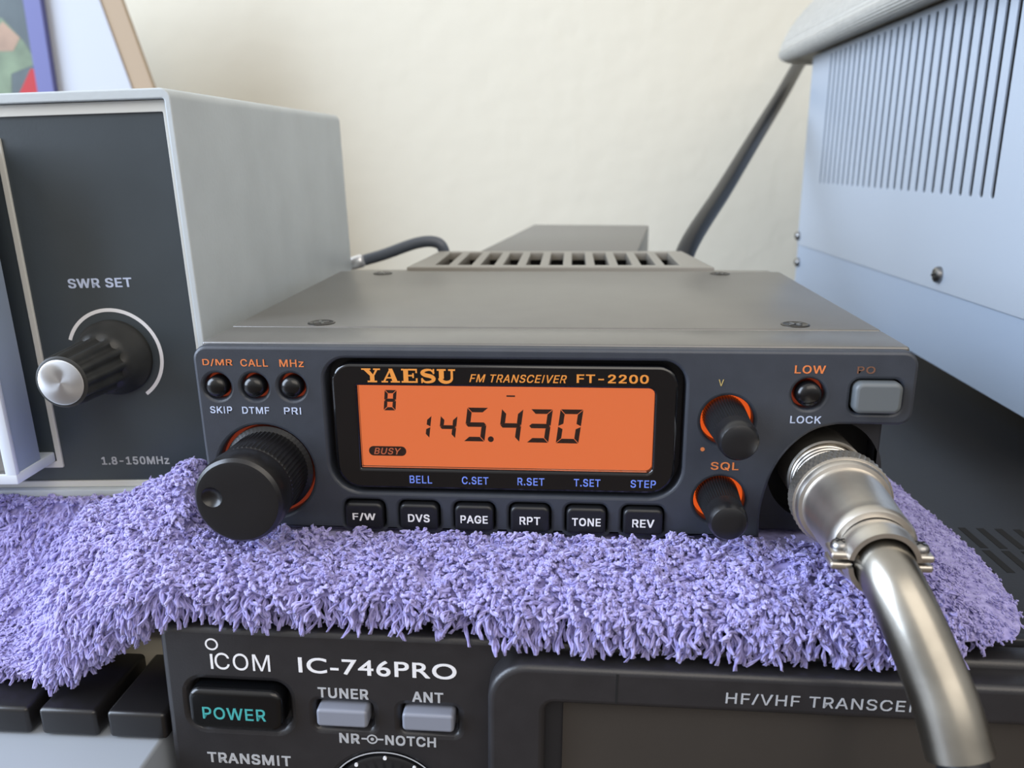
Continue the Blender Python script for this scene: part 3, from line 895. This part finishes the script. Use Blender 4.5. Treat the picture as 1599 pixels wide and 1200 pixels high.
    keep = ~bad.any(axis=(1, 2, 3))
    V = V[keep].reshape(-1, K, SIDES, 3); N = len(V)
    base = (np.arange(N)*K*SIDES)[:, None, None]
    kk = np.arange(K-1)[:, None]; ss = np.arange(SIDES)[None, :]; s2 = (ss+1) % SIDES
    quad = np.stack([kk*SIDES+ss, kk*SIDES+s2, (kk+1)*SIDES+s2, (kk+1)*SIDES+ss], -1).reshape(1, -1, 4)
    quads = (base+quad).reshape(-1, 4)
    cap = ((K-1)*SIDES+np.arange(SIDES))[None, :]+np.arange(N)[:, None]*K*SIDES
    me = bpy.data.meshes.new('terry_pile')
    nq, ncap = len(quads), N
    me.vertices.add(N*K*SIDES)
    me.vertices.foreach_set('co', (V.reshape(-1)*S).astype(np.float32))
    loops = np.concatenate([quads.ravel(), cap.ravel()]).astype(np.int32)
    me.loops.add(len(loops)); me.loops.foreach_set('vertex_index', loops)
    starts = np.concatenate([np.arange(nq)*4, nq*4+np.arange(ncap)*SIDES]).astype(np.int32)
    me.polygons.add(nq+ncap); me.polygons.foreach_set('loop_start', starts)
    me.polygons.foreach_set('use_smooth', np.ones(nq+ncap, bool))
    me.materials.append(M['towel'])
    me.update(calc_edges=True); me.validate()
    o = bpy.data.objects.new('terry_pile', me); COL.objects.link(o); o.parent = parent
    o['kind'] = 'stuff'
    print('pile strands', N)
    return o
terry_pile(towel)

# ================================================================== SWR METER / TUNER on the left
T = thing('standing_wave_meter', 'grey meter box with dark panel and ribbed knob, left of the small radio', 'meter', (-75.7, 20.4, .2), (.3, -1.2, 1.46))
TW, TH, TD = 150, 89.2, 137
# wrapped case: an open-fronted shell
sh = plate('case', rrect(-TW, 0, -1.6, TH, 2.2, 6), [rrect(-TW+1.6, -1.5, .4, TH-2.1, .5, 3)], -1.2, TD, .35, M['tuner_case'], T)
lip = plate('panel_border', rrect(-TW+1.7, -1.6, .5, TH-2.2, .4, 3), [rrect(-TW+3.6, -2.7, 2.0, TH-4.6, .3, 3)], .2, 2.0, .15, M['tuner_lip'], T)
pan = box('front_panel', -TW+3.0, -2.0, .8, 3, 1.2, TH-3.6, M['tuner_panel'], T, 0)
text('SWR SET', -22.7, 49.1, 14.6, 2.15, M['pale_ink'], pan, y=.78, bold=.022)
text('1.8-150MHz', -21.4, 6.9, 16.4, 2.0, M['grey_ink'], pan, y=.78, bold=.02)
ring_band('dial_arc', -21.9, 32.3, 10.3, 11.1, .8, .08, M['white_ink'], pan, a0=-57, a1=158)
kb = lathe('control_knob', [(8.6, 0), (8.6, 1.4), (8.2, 2.0), (7.1, 6.2), (6.6, 7.2), (6.3, 7.8), (5.95, 14), (5.65, 20.6), (5.4, 21.2), (5.0, 21.4)], (-21.9, .8, 32.2), (0, -1, 0), M['fluted'], T, n=144, flute=(12, .75, 5, 7))
lathe('knob_cap', [(4.75, 0), (4.75, .3), (4.5, .42), (2, .45), (.5, .45)], (-21.9, -20.5, 32.2), (0, -1, 0), M['alu'], kb, n=48)
lathe('index_mark', [(.55, 0), (.55, .25), (.3, .4)], (-16.9, -5.6, 31.2), (.95, -.15, -.2), M['grey_ink'], kb, n=16)
# meter window standing proud of the panel
mt_ = plate('meter_frame', rrect(-TW+12, -38.9, 5.4, 80.5, .4, 3), [rrect(-TW+14, -40.3, 7.0, 79, .3, 3)], .3, 1.2, .2, M['tuner_lip'], T)
box('meter_face', -TW+15, -41.2, -11.5, -10.9, 9.5, 77, M['meter'], mt_, 0)
def bars(name, L, m, parent):
    bm = bmesh.new()
    for b in L: bm_box(bm, *b, .35, 2)
    return from_bm(name, bm, m, parent)
bars('meter_cover_rim', [(-TW+14, -40.6, -13.6, .7, 7.0, 9.4), (-TW+14, -40.6, -13.6, .7, 76.8, 79.0), (-43.2, -40.6, -13.6, -12.2, 9.0, 77), (-TW+14, -TW+16.6, -13.6, -12.2, 9, 77)], M['meter'], mt_)
box('meter_cover_side', -42.0, -40.9, -12.4, -4.2, 9.2, 77, M['meter_side'], mt_, .1)
box('meter_cover_pane', -TW+16.4, -43.0, -13.2, -12.6, 9.2, 77, M['glass'], mt_, 0)

# ================================================================== LARGE TRANSCEIVER UNDER THE TOWEL
I = thing('base_transceiver', 'wide black transceiver with white lettering and a grey display, underneath the lavender towel', 'radio', (-74, -19.4, -11.3), (-.6, .82, .32))
IW, IH, ID = 287, 118, 310
ic_holes = [rrect(4.9, 24.9, -22.6, -12.0, 3, 6), rrect(30.3, 41.4, -21.4, -15.6, .9, 5), rrect(47.2, 58.2, -21.4, -15.6, .9, 5), circ(43.6, -38.5, 11.6)]
ip = plate('front_panel', rrect(0, IW, -IH, 0, 2.2, 6), ic_holes, 0, 6, 1.4, M['ic'], I)
box('panel_back', 1.5, IW-1.5, 3.2, 8, -IH+1, -1.2, M['ic'], I, .3)
box('cabinet', 2.2, IW-2.2, 8.2, ID, -IH, -.15, M['ic_top'], I, .8)
box('lid_edge', 2.0, IW-2, 7.2, 9.6, -1.4, .35, M['ic_top'], I, .4)
# louvres cut as dark slots in the lid, two staggered rows of slanting openings
def lid_slots():
    bm = bmesh.new()
    for row, (y0, y1) in enumerate(((35, 45.8), (47, 58))):
        for i in range(14):
            x = 172.3+i*4.4
            mt = Matrix.Translation((x, (y0+y1)/2, -.2)) @ Matrix.Rotation(.03, 4, 'Z')
            bm_box(bm, -.9, .9, -(y1-y0)/2, (y1-y0)/2, -.3, .12, 0, 1, mt)
    return from_bm('vent_slots', bm, M['black'], I)
# logo: dotted i with a ring, then thin capitals
text('COM', 16.3, -7.4, 11.0, 3.7, M['white_ink'], ip, y=-.02, bold=-.004, space=1.05)
slab('lettering', [[(9.95, -9.2), (10.45, -9.2), (10.45, -5.9), (9.95, -5.9)]], 0, .05, M['white_ink'], ip)
ring_band('logo_ring', 10.5, -3.75, .95, 1.3, 0, .05, M['white_ink'], ip, n=32)
text('IC-746PRO', 42.8, -7.4, 30.8, 3.4, M['white_ink'], ip, y=-.02, bold=.012, sans=False)
text('TUNER', 35.9, -13.35, 10.0, 2.3, M['grey_ink'], ip, y=-.02, bold=.024)
text('ANT', 52.5, -13.3, 6.1, 2.3, M['grey_ink'], ip, y=-.02, bold=.024)
text('NR', 36.7, -23.55, 4.1, 2.3, M['grey_ink'], ip, y=-.02, bold=.024)
text('NOTCH', 48.9, -23.5, 10.1, 2.3, M['grey_ink'], ip, y=-.02, bold=.024)
ring_band('concentric_symbol', 41.25, -23.5, .78, 1.08, 0, .05, M['grey_ink'], ip, n=32)
slab('concentric_symbol', [circ(41.25, -23.5, .35, 16), [(39.1, -23.65), (40.2, -23.65), (40.2, -23.3), (39.1, -23.3)], [(42.3, -23.65), (43.5, -23.65), (43.5, -23.3), (42.3, -23.3)]], 0, .05, M['grey_ink'], ip)
text('TRANSMIT', 15.9, -29.75, 17.2, 2.4, M['grey_ink'], ip, y=-.02, bold=.024)
pk = plate('power_button', rrect(5.5, 24.3, -21.4, -12.5, 2.4, 6), [], -2.2, 3.5, 1.1, M['pow'], I, seg=4)
text('POWER', 14.7, -17.6, 12.6, 2.7, M['teal_ink'], pk, y=-2.22, bold=.012)
for x in (30.8, 47.65):
    plate('push_button', rrect(x, x+10.1, -19.9, -16.0, .8, 5), [], -1.7, 3.5, .6, M['ic_key'], I, seg=3)
nk = lathe('noise_knob', [(11.0, 0), (11.0, 3), (10.8, 3.6), (10.2, 3.9), (7.6, 4.0), (7.2, 4.4), (7.2, 14), (6.8, 14.8), (3, 15)], (43.6, 4, -38.5), (0, -1, 0), M['knob'], I, n=96, flute=(32, .25, 5, 6))
ring_band('dial_line', 43.6, -38.5, 11.9, 12.15, 0, .06, M['grey_ink'], ip, a0=30, a1=150)
for a in (125, 90, 55):
    slab('dial_dot', [circ(43.6+10.2*math.cos(math.radians(a)), -38.5+10.6*math.sin(math.radians(a)), .38, 16)], .3, .35, M['white_ink'], nk)
# display bezel standing proud, with a recessed screen
bz = plate('display_bezel', rrect(64.6, 214, -62, -1.7, [4, 4, 4, 7.5], 10), [rrect(75.4, 206, -56, -9.6, 1.6, 5)], -5.4, 1.5, 1.3, M['ic'], I, seg=4)
box('display_surround', 73.5, 207, -2.4, 0, -57, -8.5, M['panel_dark'], I, 0)
box('display_screen', 78.6, 204, -2.9, -2.2, -54.5, -10.0, M['ic_lcd'], I, .1)
text('HF/VHF TRANSCEIVER', 127.8, -6.35, 40.0, 2.2, M['grey_ink'], bz, y=-5.42, bold=.004)
slab('bezel_seam', [[(88.0, -8.6), (88.45, -8.6), (88.45, -2.6), (88.0, -2.6)]], -5.36, .06, M['black'], bz)
lid_slots()

# ================================================================== PUSH-KEY UNIT at the lower left
K = thing('push_key_unit', 'pale grey device with black push keys below the left end of the towel', 'device', (-76, 0, -132))
KB = box('housing', -150, -.9, -60, 40, 0, 93.6, M['deckgrey'], K, .8)
box('rear_housing', -150, -.9, 0.5, 120, 93.8, 104, M['deckbeige'], K, 1.0)
for k in range(3):
    x0 = -40.3+14.4*k
    bm = bmesh.new()
    vs = bm_box(bm, x0, x0+12.2, -19.3, 1.8, 94.0, 100.1, .9, 3)
    from_bm('push_key', bm, M['deckkey'], K)

# ================================================================== EQUIPMENT CASE at the right
A = thing('equipment_case', 'large blue-grey metal equipment case with vertical vent slots, right of the small radio', 'case', (136, 338, -15.5), (0, 0, 0))
AX, AY, AH = 250, 275, 142
# side sheet with real slots (outline in (-y, z) so that the front looks along -x)
sl_h = []
y_far, y_near = -34.0, -219.0
for i in range(26):
    yy = y_far+(y_near-y_far)*i/25
    z0, z1 = 74.6+i*.07, 139.8
    sl_h.append(rrect(-yy-1.35, -yy+1.35, z0, z1, 1.2, 3))
lowz = 39.2
side_sheet = plate('vented_cover', [(0.0, lowz), (AY, lowz+4.9), (AY, AH), (0, AH)], sl_h, 0, .9, .2, M['amp'], A, axes='yz')
box('cover_top', 1.0, AX, -AY, 0, AH-1.4, AH+.4, M['amp'], A, .5)
raw('cover_rear', [(1.4, -.2, lowz), (AX, -.2, lowz), (AX, -.2, AH), (1.4, -.2, AH), (1.4, -1.6, lowz), (AX, -1.6, lowz), (AX, -1.6, AH), (1.4, -1.6, AH)],
    [(0, 1, 2, 3), (4, 7, 6, 5), (0, 4, 5, 1), (3, 2, 6, 7), (0, 3, 7, 4), (1, 5, 6, 2)], M['amp'], A)
box('dark_inner_box', 16, AX-4, -AY+2, -4, 44, AH-3, M['black'], A, 0)  # black box put inside so the slots look dark
bm = bmesh.new()
vs = [(.5, 0, 16.2), (.5, -AY, 16.2), (.5, -AY, lowz+4.7), (.5, 0, lowz-.2), (AX, 0, 16.2), (AX, -AY, 16.2), (AX, -AY, lowz+4.7), (AX, 0, lowz-.2)]
bv = [bm.verts.new(v) for v in vs]
for f in ((0, 1, 2, 3), (4, 7, 6, 5), (0, 4, 5, 1), (2, 6, 7, 3), (1, 5, 6, 2), (0, 3, 7, 4)): bm.faces.new([bv[i] for i in f])
from_bm('chassis', bm, M['amp_low'], A)
for fx, fy in ((16, -18), (16, -AY+18), (AX-16, -18), (AX-16, -AY+18)):
    lathe('rubber_foot', [(8, 0), (8.5, 1), (8.5, 15), (9, 16.1)], (fx, fy, 0), (0, 0, 1), M['cable'], A, n=32)
screw('case_screw', (0, -190, 48.4), (-1, 0, 0), 3.0, 2.2, M['screw'], A, M['black'])
screw('case_screw', (0, -2.6, 44.2), (-1, 0, 0), 2.6, 2.2, M['screw'], A, M['black'])
screw('case_screw', (.5, -4.6, 29.2), (-1, 0, 0), 2.6, 2.2, M['screw'], A, M['black'])

# woven cloth on the case: thick soft cover with corded rows, sagging over the left and back edges
def woven_cover():
    x0, x1, y0, y1 = 119.5, 402, 18, 386
    V = []; F = []
    n = 180; rows = 64
    def ring(ins, z):
        out = []
        a0, b0, a1, b1 = x0+ins, y0+ins, x1-ins, y1-ins
        pts = rrect(a0, a1, b0, b1, max(6, 30-ins*.4), 24)
        # even spacing
        P = np.array(pts+[pts[0]]); L = np.r_[0, np.cumsum(np.linalg.norm(np.diff(P, axis=0), axis=1))]
        t = np.linspace(0, L[-1], n, endpoint=False)
        return [(np.interp(q, L, P[:, 0]), np.interp(q, L, P[:, 1]), z) for q in t]
    V += ring(14, 127.7)
    for i in range(1, rows):
        f = (i-1)/(rows-2)
        if f < .12:                                           # rolled hem, first under then around
            a = math.pi*(f/.12)
            ins, z = 2.6*(1-math.sin(a))+ (5*(1-f/.12)), 128.2-2.9*math.cos(a)
        else:
            g = (f-.12)/.88
            ins = 2.6+62*g**1.25; z = 131.1+46*math.sin(g*math.pi/2)**.8
            ins += 0; z += .45*abs(math.sin(g*math.pi*20))
        V += ring(ins, z)
    for i in range(rows-1):
        for k in range(n):
            k2 = (k+1) % n; F.append((i*n+k, i*n+k2, (i+1)*n+k2, (i+1)*n+k))
    F.append(tuple((rows-1)*n+k for k in range(n)))
    F.append(tuple(reversed(range(n))))
    o = raw('woven_cover', V, F, M['straw'], None, 60)
    uvl = o.data.uv_layers.new(name='rows')
    # u: millimetres along the hem, v: row number times 1.6 mm
    for p in o.data.polygons:
        for li in p.loop_indices:
            vi = o.data.loops[li].vertex_index
            r_, k_ = vi//n, vi % n
            if k_ == 0 and any(o.data.loops[q].vertex_index % n == n-1 for q in p.loop_indices): k_ = n
            uvl.data[li].uv = (k_/n*1210/1.6, r_*1.9/1.6)
    return o
tag(woven_cover(), 'cream corded fabric cover draped on top of the blue-grey equipment case', 'cloth')

# ================================================================== THINGS BEHIND THE RADIO
B = thing('accessory_box', 'flat charcoal metal box standing just behind the heat sink of the small radio', 'box', (-31.4, 164, -14.0), (0, 0, -7))
bm = bmesh.new(); bm_box(bm, 0, 61, 0, 128, 0, 53.2, .7, 3); from_bm('shell', bm, M['box_black'], B)
lc = thing('coaxial_cable', 'grey coaxial cable looping up beside the grey meter box, behind the small radio', 'cable', (-92, 172, 33))
tube('cable_sheath', [(-4, 2, -6), (2, -1, -2), (10, -5, 1.2), (23, -7, 5.0), (36, -7, 9.4), (43.5, -7, 9.9), (46.8, -7, 7), (47.4, -5, -2), (47, 0, -20), (46.5, 3, -46)], 2.2, M['cable_grey'], lc, n=20, steps=70)
lathe('cable_plug', [(2.4, 0), (2.6, .5), (2.6, 6), (2.0, 7)], (8.6, -7.0, 1.0), (1, -.2, .3), M['connector'], lc, n=24)
bc = tube('power_cord', [(62, 330, -60), (62, 312, -8), (61, 280, -8.2), (57, 220, -8.2), (53, 195, 0), (51, 183, 20), (51.2, 185, 37), (75.7, 243, 59.9), (100, 301, 83), (125, 360, 106.5), (149.4, 420, 130.2), (165, 455, 144), (180, 480, 160)], 3.9, M['cable'], None, n=24, steps=110)
tag(bc, 'black cord rising diagonally behind the blue-grey equipment case against the cream wall', 'cord')

# leaning white board and the lilac-framed picture at the upper left
WB = thing('white_board', 'blank white board with a tan edge leaning at the upper left, behind the meter box', 'board', (-395, 432, -132))
def tilt_board():
    # right edge slopes: x = 93 at z=306 (world 174), x = 107 at 252 -> continue down to the desk
    xr = lambda z: 93+(306-z)*.2594
    z0, z1 = 0, 340
    f = [(-40, z0), (xr(z0), z0), (xr(z1), z1), (-40, z1)]
    V = [(x, -32, z) for x, z in f]+[(x, -24, z) for x, z in f]
    raw('sheet', V, [(0, 1, 2, 3), (7, 6, 5, 4), (0, 4, 5, 1), (1, 5, 6, 2), (2, 6, 7, 3), (3, 7, 4, 0)], M['board'], WB)
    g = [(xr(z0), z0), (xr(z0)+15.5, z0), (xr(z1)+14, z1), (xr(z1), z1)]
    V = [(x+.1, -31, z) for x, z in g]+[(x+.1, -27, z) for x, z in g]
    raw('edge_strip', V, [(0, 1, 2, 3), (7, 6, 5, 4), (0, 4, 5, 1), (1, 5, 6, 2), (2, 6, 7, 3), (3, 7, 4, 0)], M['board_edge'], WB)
tilt_board()
PF = thing('framed_picture', 'lilac-framed colour picture at the extreme upper left, in front of the white board', 'picture', (-480, 395, -132))
fr = plate('frame', rrect(0, 141.5, 0, 330, 1, 3), [rrect(12, 129.5, 12, 318, .5, 2)], 0, 4.6, .6, M['pic_frame'], PF)
pr_m = [mat('print_grey', (76, 86, 88), .6, var=(40, .2)), mat('print_green', (108, 124, 98), .6, var=(60, .25)), mat('print_red', (168, 20, 24), .6), mat('print_peach', (156, 128, 106), .6, var=(50, .2)), mat('print_dark_green', (52, 88, 56), .6, var=(60, .3)), mat('print_yellow', (148, 150, 66), .6), mat('print_plum', (92, 34, 56), .6)]
def print_mesh():
    polys = [([(11, 11), (130.5, 11), (130.5, 319), (11, 319)], 0, 0),
             ([(60, 200), (108, 236), (112, 262), (131, 268), (124, 282), (112, 296), (96, 300), (80, 290), (60, 280)], 1, .1),
             ([(100, 284), (112, 294), (122, 284), (116, 276), (104, 276)], 3, .2),
             ([(113, 246), (126, 265), (130.4, 264), (130.4, 240), (112, 240)], 2, .25),
             ([(96, 290), (104, 300), (104, 330), (92, 330)], 4, .2),
             ([(104, 300), (108, 300), (116, 319), (110, 319)], 5, .25),
             ([(100, 308), (106, 312), (106, 319), (98, 319)], 6, .3)]
    bm = bmesh.new()
    for pts, mi, lift in polys:
        pts = [(x, min(z, 319)) for x, z in pts]
        vv = [bm.verts.new((x, 2.5-lift, z)) for x, z in pts]
        f = bm.faces.new(vv); f.material_index = mi
        wv = [bm.verts.new((x, 3.5, z)) for x, z in pts]
        for i in range(len(pts)):
            j = (i+1) % len(pts); q = bm.faces.new((vv[i], vv[j], wv[j], wv[i])); q.material_index = mi
    for v in bm.verts: v.co *= S
    me = bpy.data.meshes.new('print'); bm.to_mesh(me); bm.free()
    for m in pr_m: me.materials.append(m)
    o = bpy.data.objects.new('print', me); COL.objects.link(o); o.parent = PF
print_mesh()
